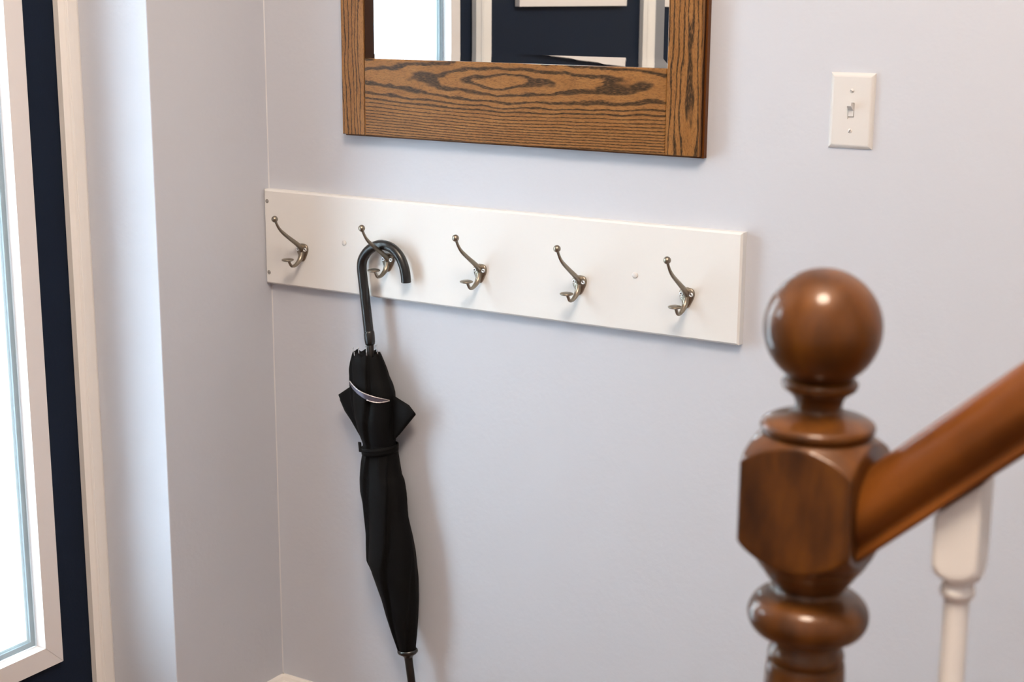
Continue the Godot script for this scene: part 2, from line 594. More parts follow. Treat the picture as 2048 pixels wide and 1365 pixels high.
# a flat board: front face textured with the grain along the long side
func grain_box(st: SurfaceTool, lo: Vector3, hi: Vector3, along_x: bool, ch := 0.0012) -> void:
	# front with a small chamfer on all four edges
	var f := [Vector3(lo.x + ch, lo.y + ch, hi.z), Vector3(hi.x - ch, lo.y + ch, hi.z), Vector3(hi.x - ch, hi.y - ch, hi.z), Vector3(lo.x + ch, hi.y - ch, hi.z)]
	var e := [Vector3(lo.x, lo.y, hi.z - ch), Vector3(hi.x, lo.y, hi.z - ch), Vector3(hi.x, hi.y, hi.z - ch), Vector3(lo.x, hi.y, hi.z - ch)]
	var b := [Vector3(lo.x, lo.y, lo.z), Vector3(hi.x, lo.y, lo.z), Vector3(hi.x, hi.y, lo.z), Vector3(lo.x, hi.y, lo.z)]
	var uv := func(p: Vector3) -> Vector2:
		if along_x:
			return Vector2((p.x - lo.x) / (hi.x - lo.x), (hi.y - p.y + (hi.z - p.z)) / (hi.y - lo.y))
		return Vector2((p.y - lo.y) / (hi.y - lo.y), (p.x - lo.x + (hi.z - p.z)) / (hi.x - lo.x))
	var c := (lo + hi) / 2.0
	var quads := [[f[0], f[1], f[2], f[3]], [b[0], b[1], b[2], b[3]]]
	for k in 4:
		var n := (k + 1) % 4
		quads.append([f[k], f[n], e[n], e[k]])
		quads.append([e[k], e[n], b[n], b[k]])
	for q in quads:
		tri_out(st, c, q[0], q[1], q[2], uv.call(q[0]), uv.call(q[1]), uv.call(q[2]))
		tri_out(st, c, q[0], q[2], q[3], uv.call(q[0]), uv.call(q[2]), uv.call(q[3]))

func make_mirror() -> void:
	var t := thing("mirror", "wall mirror with dark-grained oak frame above the white hook board", "mirror", Vector3.ZERO)
	var y0 := 1.2455
	var y1 := 2.19
	var zf := 0.025
	var st := begin(true)
	grain_box(st, Vector3(0.254, y0, 0.004), Vector3(0.859, 1.3833, zf), true)
	obj("bottom_rail", st, M.oak_rail, t)
	st = begin(true)
	grain_box(st, Vector3(0.254, 2.07, 0.004), Vector3(0.859, y1, zf), true)
	obj("top_rail", st, M.oak_rail, t)
	st = begin(true)
	grain_box(st, Vector3(0.202, y0, 0.004), Vector3(0.2537, y1, zf + 0.0003), false)
	obj("stile", st, M.oak_stile_0, t)
	st = begin(true)
	grain_box(st, Vector3(0.8593, y0, 0.004), Vector3(0.9185, y1, zf + 0.0003), false)
	obj("stile", st, M.oak_stile_1, t)
	# dark inner return on the left and the stepped outer edge
	box("inner_lip", Vector3(0.2537, 1.3833, 0.0045), Vector3(0.2552, 2.07, 0.0225), M.oak_dark_edge, t)
	st = begin(true)
	bx(st, Vector3(0.9183, y0 - 0.001, 0.0), Vector3(0.9222, y1, 0.0115), 0.0008)
	bx(st, Vector3(0.1985, y0 - 0.001, 0.0), Vector3(0.2022, y1, 0.0115), 0.0008)
	bx(st, Vector3(0.1985, y0 - 0.0035, 0.0), Vector3(0.9222, y0 + 0.001, 0.0115), 0.0008)
	obj("outer_edge", st, M.oak_edge, t)
	st = begin(true)
	bx(st, Vector3(0.918, y0, 0.0125), Vector3(0.9192, y1, 0.0165))
	bx(st, Vector3(0.2015, y0 - 0.0008, 0.0125), Vector3(0.919, y0 + 0.001, 0.0165))
	obj("edge_groove", st, M.oak_dark_edge, t)
	# silvered glass with a 17 mm bevel that turns the reflection a little
	var z := 0.008
	var a := Rect2(0.2552, 1.3815, 0.605, 0.69)
	var w := 0.0165
	var q := [Vector3(a.position.x, a.position.y, z), Vector3(a.end.x, a.position.y, z), Vector3(a.end.x, a.end.y, z), Vector3(a.position.x, a.end.y, z)]
	var i := [Vector3(a.position.x + w, a.position.y + w, z), Vector3(a.end.x - w, a.position.y + w, z), Vector3(a.end.x - w, a.end.y - w, z), Vector3(a.position.x + w, a.end.y - w, z)]
	var back := Vector3(0.55, 1.7, -1.0)
	# outer rim height at the four corners: bottom left, bottom right, top right, top left
	var lift := [0.00067, 0.00083, 0.00060, 0.0005]
	for k in 4:
		q[k].z += lift[k]
	st = begin(true)
	quad_out(st, back, i[0], i[1], i[2], i[3])
	for k in 4:
		var n := (k + 1) % 4
		for m in 16:
			var u := m / 16.0
			var v := (m + 1) / 16.0
			quad_out(st, back, i[k].lerp(i[n], u), i[k].lerp(i[n], v), q[k].lerp(q[n], v), q[k].lerp(q[n], u))
	obj("mirror_glass", st, M.mirror_glass, t)
	box("backing", Vector3(0.21, y0 + 0.01, 0.0005), Vector3(0.91, y1 - 0.01, 0.0045), M.oak_dark_edge, t)

# ------------------------------------------------------------------ hook board

func make_board() -> void:
	var t := thing("hook_board", "long white painted board screwed to the wall under the mirror", "board", Vector3(0.0, 0.944, 0.0))
	var st := begin(true)
	# front chamfer only
	var w := 0.9975
	var h := 0.1845
	var lo := Vector3(0.001, 0.0, 0.0)
	var hi := Vector3(w, h, 0.018)
	var c := 0.0032
	var f := [Vector3(lo.x + c, lo.y + c, hi.z), Vector3(hi.x - c, lo.y + c, hi.z), Vector3(hi.x - c, hi.y - c, hi.z), Vector3(lo.x + c, hi.y - c, hi.z)]
	var e := [Vector3(lo.x, lo.y, hi.z - c), Vector3(hi.x, lo.y, hi.z - c), Vector3(hi.x, hi.y, hi.z - c), Vector3(lo.x, hi.y, hi.z - c)]
	var b := [lo, Vector3(hi.x, lo.y, 0), Vector3(hi.x, hi.y, 0), Vector3(lo.x, hi.y, 0)]
	var m := (lo + hi) / 2.0
	quad_out(st, m, f[0], f[1], f[2], f[3])
	quad_out(st, m, b[0], b[1], b[2], b[3])
	for k in 4:
		var n := (k + 1) % 4
		quad_out(st, m, f[k], f[n], e[n], e[k])
		quad_out(st, m, e[k], e[n], b[n], b[k])
	obj("plank", st, M.white_board, t, "white painted plank")
	for x in [0.1955, 0.8072]:
		st = begin()
		lathe(st, [Vector2(0.0052, 0.0), Vector2(0.0052, 0.0006), Vector2(0.0044, 0.0016), Vector2(0.0025, 0.0022), Vector2(0.0, 0.0024)], 24)
		var cap := obj("screw_cap", st, M.switch_plastic, t, "small round white screw cap")
		cap.rotation.x = PI / 2
		cap.position = Vector3(x, 0.097, 0.018)
	for y in [0.0222, 0.1616]:
		st = begin()
		lathe(st, [Vector2(0.0038, -0.001), Vector2(0.0038, 0.0004), Vector2(0.0030, 0.0006), Vector2(0.0024, 0.0005), Vector2(0.0021, -0.0004), Vector2(0.0, -0.0006)], 24)
		var sc := obj("screw", st, M.dull_zinc, t, "small silver screw at the left end")
		sc.rotation.x = PI / 2
		sc.position = Vector3(0.0096, y, 0.018)
		st = begin(true)
		bx(st, Vector3(-0.0014, -0.0003, -0.0004), Vector3(0.0014, 0.0004, 0.0004))
		bx(st, Vector3(-0.0004, -0.0003, -0.0014), Vector3(0.0004, 0.0004, 0.0014))
		obj("screw_slot", st, M.dark_recess, sc).rotation.y = 0.5

# ------------------------------------------------------------------ coat hooks

func make_hook_parts(t: Node3D) -> void:
	# back plate: shield outline, domed
	var out := [Vector2(0.0135, -0.001), Vector2(0.0125, 0.0055), Vector2(0.0085, 0.0095), Vector2(0.0, 0.0108), Vector2(-0.0085, 0.0095), Vector2(-0.0125, 0.0055), Vector2(-0.0135, -0.001),
		Vector2(-0.0115, -0.0075), Vector2(-0.0082, -0.0145), Vector2(-0.0048, -0.0205), Vector2(0.0, -0.0238), Vector2(0.0048, -0.0205), Vector2(0.0082, -0.0145), Vector2(0.0115, -0.0075)]
	out.reverse()
	var dense := []
	var n := out.size()
	for i in n:
		for k in 4:
			dense.append(out[i].cubic_interpolate(out[(i + 1) % n], out[(i + n - 1) % n], out[(i + 2) % n], k / 4.0))
	var rows := []
	for s in [[1.0, 0.0], [1.0, 0.0022], [0.95, 0.0034], [0.85, 0.0041], [0.6, 0.0048], [0.3, 0.0056], [0.001, 0.006]]:
		var r := PackedVector3Array()
		for p in dense:
			r.append(Vector3(p.x * s[0], p.y * s[0] - 0.003 * (1.0 - s[0]), s[1]))
		rows.append(r)
	var st := begin()
	grid(st, rows)
	obj("back_plate", st, M.satin_nickel, t)
	# upper prong and its ball
	var up := [Vector3(0, -0.0005, 0.002), Vector3(0, 0.0045, 0.0072), Vector3(0, 0.0140, 0.0200), Vector3(0, 0.0262, 0.0390), Vector3(0, 0.0385, 0.0570), Vector3(0, 0.0475, 0.0672), Vector3(0, 0.0560, 0.0735), Vector3(0, 0.0630, 0.0775)]
	var path := spline(up, 6)
	st = begin()
	tube(st, path, spread([0.0058, 0.0052, 0.0044, 0.0038, 0.0034, 0.0028, 0.0025, 0.0026], path.size()), Vector3.RIGHT, 20, 0.92)
	var upper := obj("upper_prong", st, M.satin_nickel, t)
	st = begin()
	lathe(st, arc(Vector2.ZERO, Vector2(0.0062, 0.0062), -90, 90, 16), 28)
	obj("ball_tip", st, M.satin_nickel, upper).position = Vector3(0, 0.0672, 0.0795)
	# lower prong and its button
	var low := [Vector3(0, -0.0060, 0.0030), Vector3(0, -0.0140, 0.0060), Vector3(0, -0.0205, 0.0110), Vector3(0, -0.0262, 0.0195), Vector3(0, -0.0290, 0.0275), Vector3(0, -0.0278, 0.0345), Vector3(0, -0.0230, 0.0390), Vector3(0, -0.0165, 0.0425)]
	path = spline(low, 6)
	st = begin()
	tube(st, path, spread([0.0058, 0.0055, 0.0047, 0.0038, 0.0030, 0.0027, 0.0026, 0.0026], path.size()), Vector3.RIGHT, 20, 1.0)
	var lower := obj("lower_prong", st, M.satin_nickel, t)
	st = begin()
	lathe(st, arc(Vector2.ZERO, Vector2(0.0118, 0.0033), -90, 90, 16), 32)
	obj("button_tip", st, M.satin_nickel, lower).position = Vector3(0, -0.0145, 0.0455)
	for s in [-1, 1]:
		st = begin()
		lathe(st, [Vector2(0.0036, 0.0), Vector2(0.0036, 0.0012), Vector2(0.0031, 0.0019), Vector2(0.0019, 0.0020), Vector2(0.0016, -0.0010), Vector2(0.0, -0.0012)], 24)
		var sc := obj("screw", st, M.zinc, t)
		sc.rotation.x = PI / 2
		sc.position = Vector3(0.0088 * s, -0.0002, 0.0042)

func make_hooks() -> void:
	var labels := ["brushed nickel double coat hook nearest the left end of the white board", "brushed nickel double coat hook carrying the black umbrella", "brushed nickel double coat hook in the middle of the white board, right of the umbrella",
		"brushed nickel double coat hook between the middle hook and the right hand screw cap", "brushed nickel double coat hook nearest the right end of the white board"]
	var first: Node3D
	for k in 5:
		var at := Vector3(0.0955 + 0.2022 * k, 1.0199, 0.018)
		if k == 0:
			first = thing("coat_hook", labels[0], "hook", at, "coat hooks on the white board")
			make_hook_parts(first)
		else:
			var c: Node3D = first.duplicate()
			c.name = numbered("coat_hook", self)
			add_child(c)
			c.position = at
			c.set_meta("label", labels[k])

# ------------------------------------------------------------------ umbrella

func make_umbrella() -> void:
	var t := thing("umbrella", "folded black umbrella hanging by its dark crook handle from the second coat hook", "umbrella", Vector3(0.30, 0.20, 0.043))
	var o := t.position
	# crook
	var pts := [Vector2(0.3502, 0.9835), Vector2(0.3496, 0.9927), Vector2(0.3484, 1.0010), Vector2(0.3460, 1.0109), Vector2(0.3421, 1.0207), Vector2(0.3381, 1.0279), Vector2(0.3330, 1.0342), Vector2(0.3265, 1.0400), Vector2(0.3187, 1.0445),
		Vector2(0.3105, 1.0473), Vector2(0.3012, 1.0487), Vector2(0.2929, 1.0484), Vector2(0.2856, 1.0467), Vector2(0.2782, 1.0438), Vector2(0.2708, 1.0394), Vector2(0.2644, 1.0344), Vector2(0.2590, 1.0285), Vector2(0.2547, 1.0225),
		Vector2(0.2516, 1.0165), Vector2(0.2500, 1.0101), Vector2(0.2494, 1.0031), Vector2(0.2497, 0.9946), Vector2(0.2508, 0.9860), Vector2(0.2523, 0.9741), Vector2(0.2541, 0.9605), Vector2(0.2582, 0.9262), Vector2(0.2615, 0.8987), Vector2(0.2637, 0.8790)]
	var path := []
	for p in pts:
		path.append(Vector3(p.x, p.y, 0.036) - o)
	var sp := spline(path, 3)
	var st := begin()
	var rad := []
	for k in sp.size():
		rad.append(0.0092)
	tube(st, sp, rad, Vector3(0, 0, 1), 28)
	var crook := obj("crook_handle", st, M.handle_plastic, t)
	st = begin()
	var col := [Vector3(0.2630, 0.8830, 0.0362), Vector3(0.2640, 0.8805, 0.0362), Vector3(0.2646, 0.8783, 0.0364), Vector3(0.2656, 0.8705, 0.0368), Vector3(0.2669, 0.8628, 0.0372), Vector3(0.2674, 0.8584, 0.0374), Vector3(0.2675, 0.8572, 0.0375)]
	for k in col.size():
		col[k] -= o
	tube(st, col, [0.0093, 0.0099, 0.0101, 0.0102, 0.0097, 0.0088, 0.0082], Vector3(0, 0, 1), 28)
	obj("handle_collar", st, M.handle_plastic, crook)
	# shaft
	st = begin()
	tube(st, [Vector3(0.2668, 0.872, 0.037) - o, Vector3(0.2690, 0.835, 0.039) - o, Vector3(0.352, 0.27, 0.0445) - o], [0.0066, 0.0066, 0.0066], Vector3(0, 0, 1), 20)
	obj("shaft", st, M.grey_tube, t)
	# canopy: rows of (height, left, right)
	var src := [[0.8423, 0.2327, 0.2918], [0.8370, 0.2305, 0.2948], [0.8235, 0.2277, 0.3004], [0.8111, 0.2271, 0.3050], [0.7987, 0.2284, 0.3089], [0.7823, 0.2288, 0.3175], [0.7699, 0.2291, 0.3221], [0.7530, 0.2295, 0.3229], [0.7361, 0.2318, 0.3236],
		[0.7192, 0.2353, 0.3234], [0.7024, 0.2402, 0.3232], [0.6857, 0.2467, 0.3224], [0.6711, 0.2537, 0.3217], [0.6565, 0.2545, 0.3271], [0.6349, 0.2509, 0.3309], [0.6133, 0.2494, 0.3342], [0.6010, 0.2492, 0.3397], [0.5768, 0.2499, 0.3451],
		[0.5544, 0.2554, 0.3481], [0.5316, 0.2576, 0.3518], [0.4925, 0.2621, 0.3622], [0.4649, 0.2623, 0.3676], [0.4369, 0.2629, 0.3695], [0.4071, 0.2788, 0.3707], [0.3679, 0.2950, 0.3725], [0.3340, 0.3052, 0.3721], [0.3001, 0.3174, 0.3703],
		[0.2785, 0.3260, 0.3687], [0.2668, 0.3307, 0.3686]]
	var rows := []
	var n := 120
	var total := src.size() - 1
	for i in range(total * 5, -1, -1):
		var f := i / 5.0
		var k := mini(int(f), total - 1)
		var u := f - k
		var y: float = lerpf(src[k][0], src[k + 1][0], u)
		var l: float = lerpf(src[k][1], src[k + 1][1], u)
		var r: float = lerpf(src[k][2], src[k + 1][2], u)
		rows.append(canopy_ring(y, l, r, n, o))
	# drawn-in mouth at the top, between the rib tips
	var mouth := PackedVector3Array()
	for p in rows[-1]:
		mouth.append(p.lerp(Vector3(0.2687, 0.832, 0.039) - o, 0.75))
	rows.append(mouth)
	st = begin()
	grid(st, rows)
	var canopy := obj("canopy", st, M.black_cloth, t)
	# gore corners folded out on both sides
	var folds := [
		[Vector2(0.236, 0.7790), Vector2(0.2005, 0.7545), Vector2(0.2110, 0.7330), Vector2(0.2549, 0.6745), Vector2(0.262, 0.73), 0.0505],
		[Vector2(0.240, 0.7700), Vector2(0.1997, 0.7436), Vector2(0.2110, 0.7230), Vector2(0.2545, 0.6745), Vector2(0.262, 0.72), 0.0455],
		[Vector2(0.240, 0.7600), Vector2(0.2034, 0.7301), Vector2(0.2334, 0.7000), Vector2(0.2540, 0.6735), Vector2(0.262, 0.71), 0.0405],
		[Vector2(0.3190, 0.7700), Vector2(0.3580, 0.7551), Vector2(0.3728, 0.7409), Vector2(0.3296, 0.6883), Vector2(0.3180, 0.6780), 0.0420],
		[Vector2(0.3150, 0.7690), Vector2(0.3560, 0.7490), Vector2(0.3690, 0.7370), Vector2(0.3310, 0.6920), Vector2(0.3150, 0.6800), 0.0360]]
	for fd in folds:
		st = begin()
		var top := PackedVector3Array()
		var m := Vector2.ZERO
		for k in 5:
			m += fd[k] / 5.0
		# cushion shape: thin rim, thicker middle
		var outline := []
		for k in 5:
			for s in 4:
				outline.append(fd[k].lerp(fd[(k + 1) % 5], s / 4.0))
		var rr := []
		for s in [[0.001, 0.0034], [0.45, 0.0031], [0.8, 0.0022], [1.0, 0.0008], [1.0, -0.0008], [0.8, -0.0022], [0.001, -0.0034]]:
			var row := PackedVector3Array()
			for p in outline:
				var w: Vector2 = m.lerp(p, s[0])
				row.append(Vector3(w.x, w.y, fd[5] + s[1]) - o)
			rr.append(row)
		var area := 0.0
		for k in outline.size():
			area += outline[k].cross(outline[(k + 1) % outline.size()])
		grid(st, rr, true, area > 0.0)
		obj("canopy_fold", st, M.black_cloth, canopy)
	# closing strap with its press-stud tab
	st = begin()
	var band := []
	for s in [[0.6535, 0.96], [0.6535, 1.01], [0.6585, 1.03], [0.660, 1.01], [0.6615, 1.03], [0.668, 1.02], [0.668, 0.96]]:
		var y: float = s[0]
		var c := Vector2(0.2915, 0.0435)
		var row := PackedVector3Array()
		for k in 64:
			var a := TAU * k / 64
			row.append(Vector3(c.x + 0.0346 * s[1] * cos(a), y + 0.0045 * cos(a), c.y + 0.0335 * s[1] * sin(a)) - o)
		band.append(row)
	grid(st, band)
	var strap := obj("strap", st, M.black_cloth, t)
	st = begin(true)
	prism(st, [Vector3(0.2489, 0.6695, 0.052) - o, Vector3(0.2600, 0.6722, 0.060) - o, Vector3(0.2615, 0.6530, 0.060) - o, Vector3(0.2506, 0.6505, 0.052) - o], Vector3(-0.001, 0, 0.0022))
	obj("strap_tab", st, M.black_cloth, strap)
	# silvery lining edge showing across the front
	var rim_hi := [Vector2(0.2469, 0.7942), Vector2(0.2583, 0.7884), Vector2(0.2710, 0.7817), Vector2(0.2824, 0.7774), Vector2(0.2950, 0.7735), Vector2(0.3064, 0.7699), Vector2(0.3151, 0.7670), Vector2(0.3218, 0.7624)]
	var rim_lo := [Vector2(0.2472, 0.7860), Vector2(0.2570, 0.7790), Vector2(0.2680, 0.7728), Vector2(0.2790, 0.7678), Vector2(0.2900, 0.7632), Vector2(0.3005, 0.7602), Vector2(0.3100, 0.7588), Vector2(0.3190, 0.7597)]
	st = begin()
	var rr2 := []
	for s in 5:
		var row := PackedVector3Array()
		for k in 8:
			var p: Vector2 = rim_hi[k].lerp(rim_lo[k], s / 4.0)
			row.append(Vector3(p.x, p.y, front_z(p.x, p.y) + 0.0022 + 0.0008 * sin(PI * s / 4.0) - (0.001 if s == 2 else 0.0)) - o)
		rr2.append(row)
	grid(st, rr2, false)
	var lining := obj("silver_lining", st, M.silver_cloth, t, "silver grey strip of lining")
	st = begin()
	var edge := []
	for k in range(0, 8):
		edge.append(Vector3(rim_hi[k].x, rim_hi[k].y - 0.001, front_z(rim_hi[k].x, rim_hi[k].y) + 0.0026) - o)
	for k in [7, 6, 5, 4]:
		edge.append(Vector3(rim_lo[k].x, rim_lo[k].y + 0.0004, front_z(rim_lo[k].x, rim_lo[k].y) + 0.0026) - o)
	var line := spline(edge, 5)
	var thick := []
	for k in line.size():
		thick.append(0.0006 + 0.0007 * absf(sin(k * 1.9)))
	tube(st, line, thick, Vector3(0, 0, 1), 8)
	obj("glitter_edge", st, M.glitter, lining, "bright silvery edging")
	# rib tips
	for q in [[0.2378, 0.8502, 0.2410, 0.8370, 0.052], [0.2463, 0.8471, 0.2484, 0.8360, 0.060], [0.2585, 0.8549, 0.2604, 0.8400, 0.062], [0.2766, 0.8562, 0.2776, 0.8420, 0.062], [0.2890, 0.8608, 0.2919, 0.8450, 0.048], [0.2690, 0.8540, 0.2690, 0.84, 0.020], [0.2480, 0.8500, 0.2510, 0.84, 0.026]]:
		st = begin()
		var a := Vector3(q[0], q[1], q[4]) - o
		var b := Vector3(q[2], q[3], q[4]) - o
		var d := (b - a).normalized()
		tube(st, [a, a + d * 0.003, a + d * 0.0055, b], [0.0007, 0.0006, 0.0010, 0.0011], Vector3(0, 0, 1), 12)
		lathe(st, arc(Vector2.ZERO, Vector2(0.0014, 0.0014), -90, 90, 8), 14, a)
		obj("rib_tip", st, M.chrome, t)
	# rubber ring and steel ferrule
	var c0 := Vector3(0.3516, 0.2655, 0.0445)
	var axis := Vector3(0.0085, -0.06, 0.0)
	st = begin()
	var pr := [[0.0185, 0.004], [0.0203, 0.002], [0.0205, -0.001], [0.0196, -0.003], [0.0178, -0.0045], [0.0112, -0.0085], [0.009, -0.012]]
	var rw := []
	for s in pr:
		rw.append(ring(c0 + axis.normalized() * -s[1] - o, Vector3(s[0], s[0] * 0.13, 0), Vector3(0, 0, s[0] * 0.9), 40))
	rw.reverse()
	grid(st, rw)
	obj("rubber_ring", st, M.handle_plastic, t)
	st = begin()
	var d0 := axis.normalized()
	tube(st, [c0 + d0 * 0.008 - o, c0 + d0 * 0.012 - o, c0 + d0 * 0.10 - o, c0 + d0 * 0.108 - o], [0.0076, 0.0081, 0.0072, 0.0055], Vector3(0, 0, 1), 24)
	obj("ferrule", st, M.grey_tube, t)

func canopy_ring(y: float, l: float, r: float, n: int, o: Vector3) -> PackedVector3Array:
	var row := PackedVector3Array()
	var hw := (r - l) / 2.0
	var top := smoothstep(0.80, 0.845, y)
	for k in n:
		var a := TAU * k / n
		# overlapping spiral pleats; the outline keeps its full width at both sides
		var ph := fposmod(5.0 * a / TAU + (y - 0.2) * 3.4, 1.0)
		var fold := 0.24 * pow(ph, 1.6) * (1.0 - smoothstep(0.92, 1.0, ph)) + 0.03 * sin(2.0 * a + 30.0 * y)
		fold += 0.07 * absf(sin(5.0 * a + 0.8)) * exp(-pow((y - 0.638) / 0.03, 2.0))
		fold *= absf(sin(a)) * (1.0 - 0.4 * top)
		fold += top * 0.10 * absf(sin(4.0 * a + 0.6))
		var q := 1.0 - fold
		var zc := lerpf(0.0445, 0.0415, smoothstep(0.3, 0.84, y))
		var hd := minf(hw * 0.86, zc - 0.004)
		row.append(Vector3((l + r) / 2.0 + hw * q * cos(a), y + top * 0.003 * sin(8.0 * a), zc + hd * q * sin(a)) - o)
	return row

func front_z(x: float, y: float) -> float:
	var l := 0.2290
	var r := lerpf(0.3228, 0.3089, smoothstep(0.765, 0.80, y))
	var u := clampf((x - (l + r) / 2.0) / ((r - l) / 2.0), -0.97, 0.97)
	return 0.0417 + 0.0377 * sqrt(1.0 - u * u)

# ------------------------------------------------------------------ light switch

func make_switch() -> void:
	var t := thing("light_switch", "white toggle light switch plate on the wall right of the mirror", "switch", Vector3(1.161, 1.3284, 0.0))
	var st := begin(true)
	var hx := 0.0350
	var hy := 0.0572
	var rows := []
	for s in [[0.0, 0.0], [0.0, 0.0012], [0.0016, 0.0035], [0.0042, 0.0052], [0.0062, 0.0058]]:
		rows.append(PackedVector3Array([Vector3(hx - s[0], -hy + s[0], s[1]), Vector3(-hx + s[0], -hy + s[0], s[1]), Vector3(-hx + s[0], hy - s[0], s[1]), Vector3(hx - s[0], hy - s[0], s[1])]))
	grid(st, rows)
	# face with the slot left open
	var f: PackedVector3Array = rows[-1]
	var z := 0.0058
	var sx := 0.0051
	var sy := 0.0124
	var s4 := [Vector3(sx, -sy, z), Vector3(-sx, -sy, z), Vector3(-sx, sy, z), Vector3(sx, sy, z)]
	for k in 4:
		var n := (k + 1) % 4
		quad_out(st, Vector3(0, 0, -1), f[k], f[n], s4[n], s4[k])
		quad_out(st, (s4[k] + s4[n]) * 0.7, s4[k], s4[n], s4[n] - Vector3(0, 0, 0.0055), s4[k] - Vector3(0, 0, 0.0055))
	obj("plate", st, M.switch_plastic, t)
	box("slot_back", Vector3(-sx, -sy, 0.0002), Vector3(sx, sy, 0.0035), M.switch_plastic, t)
	# toggle flipped up
	st = begin(true)
	var a := [Vector3(-0.0044, -0.0100, 0.003), Vector3(0.0044, -0.0100, 0.003), Vector3(0.0044, 0.0118, 0.003), Vector3(-0.0044, 0.0118, 0.003)]
	var b := [Vector3(-0.0040, -0.0080, 0.0062), Vector3(0.0040, -0.0080, 0.0062), Vector3(0.0042, 0.0112, 0.0065), Vector3(-0.0042, 0.0112, 0.0065)]
	for k in 4:
		quad_out(st, Vector3(0, 0, 0.004), a[k], a[(k + 1) % 4], b[(k + 1) % 4], b[k])
	quad_out(st, Vector3(0, 0, 0.0), b[0], b[1], b[2], b[3])
	var rocker := obj("toggle_rocker", st, M.switch_plastic, t)
	st = begin(true)
	var p := [Vector3(-0.0040, 0.0005, 0.0062), Vector3(0.0040, 0.0005, 0.0062), Vector3(0.0040, 0.0098, 0.0062), Vector3(-0.0040, 0.0098, 0.0062)]
	var q := [Vector3(-0.0033, 0.0080, 0.0165), Vector3(0.0033, 0.0080, 0.0165), Vector3(0.0033, 0.0138, 0.0158), Vector3(-0.0033, 0.0138, 0.0158)]
	for k in 4:
		quad_out(st, Vector3(0, 0.007, 0.011), p[k], p[(k + 1) % 4], q[(k + 1) % 4], q[k])
	quad_out(st, Vector3(0, 0.007, 0.011), q[0], q[1], q[2], q[3])
	obj("toggle", st, M.switch_plastic, rocker)
	for y in [-0.0302, 0.0302]:
		st = begin()
		lathe(st, [Vector2(0.0032, 0.0), Vector2(0.0031, 0.0008), Vector2(0.0022, 0.0015), Vector2(0.0, 0.0018)], 20)
		var sc := obj("screw", st, M.switch_plastic, t)
		sc.rotation.x = PI / 2
		sc.position = Vector3(0, y, 0.0057)
		st = begin(true)
		bx(st, Vector3(-0.0026, 0.001, -0.0004), Vector3(0.0026, 0.0019, 0.0004))
		obj("screw_slot", st, M.dark_recess, sc).rotation.y = -0.5 if y > 0 else 1.0

# ------------------------------------------------------------------ newel, rail, balusters

const NX := 1.5841
const NZ := 1.2421

func make_newel() -> void:
	var t := thing("newel_post", "turned dark brown wooden newel post with a ball top, in the right foreground", "post", Vector3(NX, 0.19, NZ))
	var b := 0.19
	var st := begin()
	lathe(st, arc(Vector2(0, 1.2675 - b), Vector2(0.0425, 0.0430), -66, 90, 28), 72)
	obj("ball_finial", st, M.newel_wood, t)
	st = begin()
	lathe(st, smooth([Vector2(0.0385, 1.1888), Vector2(0.0400, 1.1905), Vector2(0.0415, 1.1935), Vector2(0.0408, 1.1968), Vector2(0.0370, 1.1995), Vector2(0.0290, 1.2025), Vector2(0.0205, 1.2050), Vector2(0.0172, 1.2075), Vector2(0.0172, 1.2120),
		Vector2(0.0190, 1.2165), Vector2(0.0235, 1.2205), Vector2(0.0262, 1.2225), Vector2(0.0275, 1.2255), Vector2(0.0272, 1.2280), Vector2(0.0250, 1.2300), Vector2(0.0210, 1.2320)], 4), 64, Vector3(0, -b, 0))
	obj("turned_neck", st, M.newel_wood, t)
	# square block with turned shoulders
	st = begin()
	var rows := []
	var a := 0.0425
	var cy := 1.1410 - b
	var prof := [[-0.0700, 0.0262], [-0.0660, 0.0290], [-0.0620, 0.0322], [-0.0580, 0.0350], [-0.0550, 0.0366], [-0.0535, 0.0385], [-0.0505, 0.0404]]
	for k in 17:
		var u := float(k) / 16
		prof.append([lerpf(-0.0475, -0.0240, u), lerpf(0.0420, 0.0604, sin(u * PI * 0.5))])
	prof.append([0.0, 0.0604])
	for k in 17:
		var u := float(k) / 16
		prof.append([lerpf(0.0240, 0.0455, u), lerpf(0.0604, 0.0420, 1.0 - cos(u * PI * 0.5))])
	prof += [[0.0472, 0.0405], [0.0480, 0.0386], [0.0482, 0.0368]]
	for s in prof:
		var row := PackedVector3Array()
		for k in 160:
			var an := TAU * (k + 0.5) / 160
			var sq := a / maxf(absf(cos(an)), absf(sin(an)))
			var r := minf(sq, s[1])
			row.append(Vector3(cos(an) * r, cy + s[0], sin(an) * r))
		rows.append(row)
	grid(st, rows)
	obj("block", st, M.newel_wood, t)
	st = begin()
	lathe(st, [Vector2(0.0250, 1.0300), Vector2(0.0290, 1.0318)] + arc(Vector2(0.0285, 1.0485), Vector2(0.0165, 0.0165), -80, 80, 18) + [Vector2(0.0290, 1.0662), Vector2(0.0255, 1.0672), Vector2(0.0250, 1.0735)], 72, Vector3(0, -b, 0))
	obj("turned_ring", st, M.newel_wood, t)
	st = begin()
	lathe(st, smooth([Vector2(0.0340, 0.52), Vector2(0.0355, 0.60), Vector2(0.0350, 0.75), Vector2(0.0325, 0.90), Vector2(0.0302, 0.985), Vector2(0.0292, 1.0085), Vector2(0.0270, 1.0105), Vector2(0.0268, 1.0120), Vector2(0.0283, 1.0140), Vector2(0.0286, 1.0165),
		Vector2(0.0280, 1.0195), Vector2(0.0262, 1.0225), Vector2(0.0252, 1.0260), Vector2(0.0250, 1.0315)], 5), 64, Vector3(0, -b, 0))
	obj("turned_shaft", st, M.newel_wood, t)
	st = begin(true)
	bx(st, Vector3(-a, 0.0, -a), Vector3(a, 0.335, a), 0.004)
	obj("base_block", st, M.newel_wood, t)

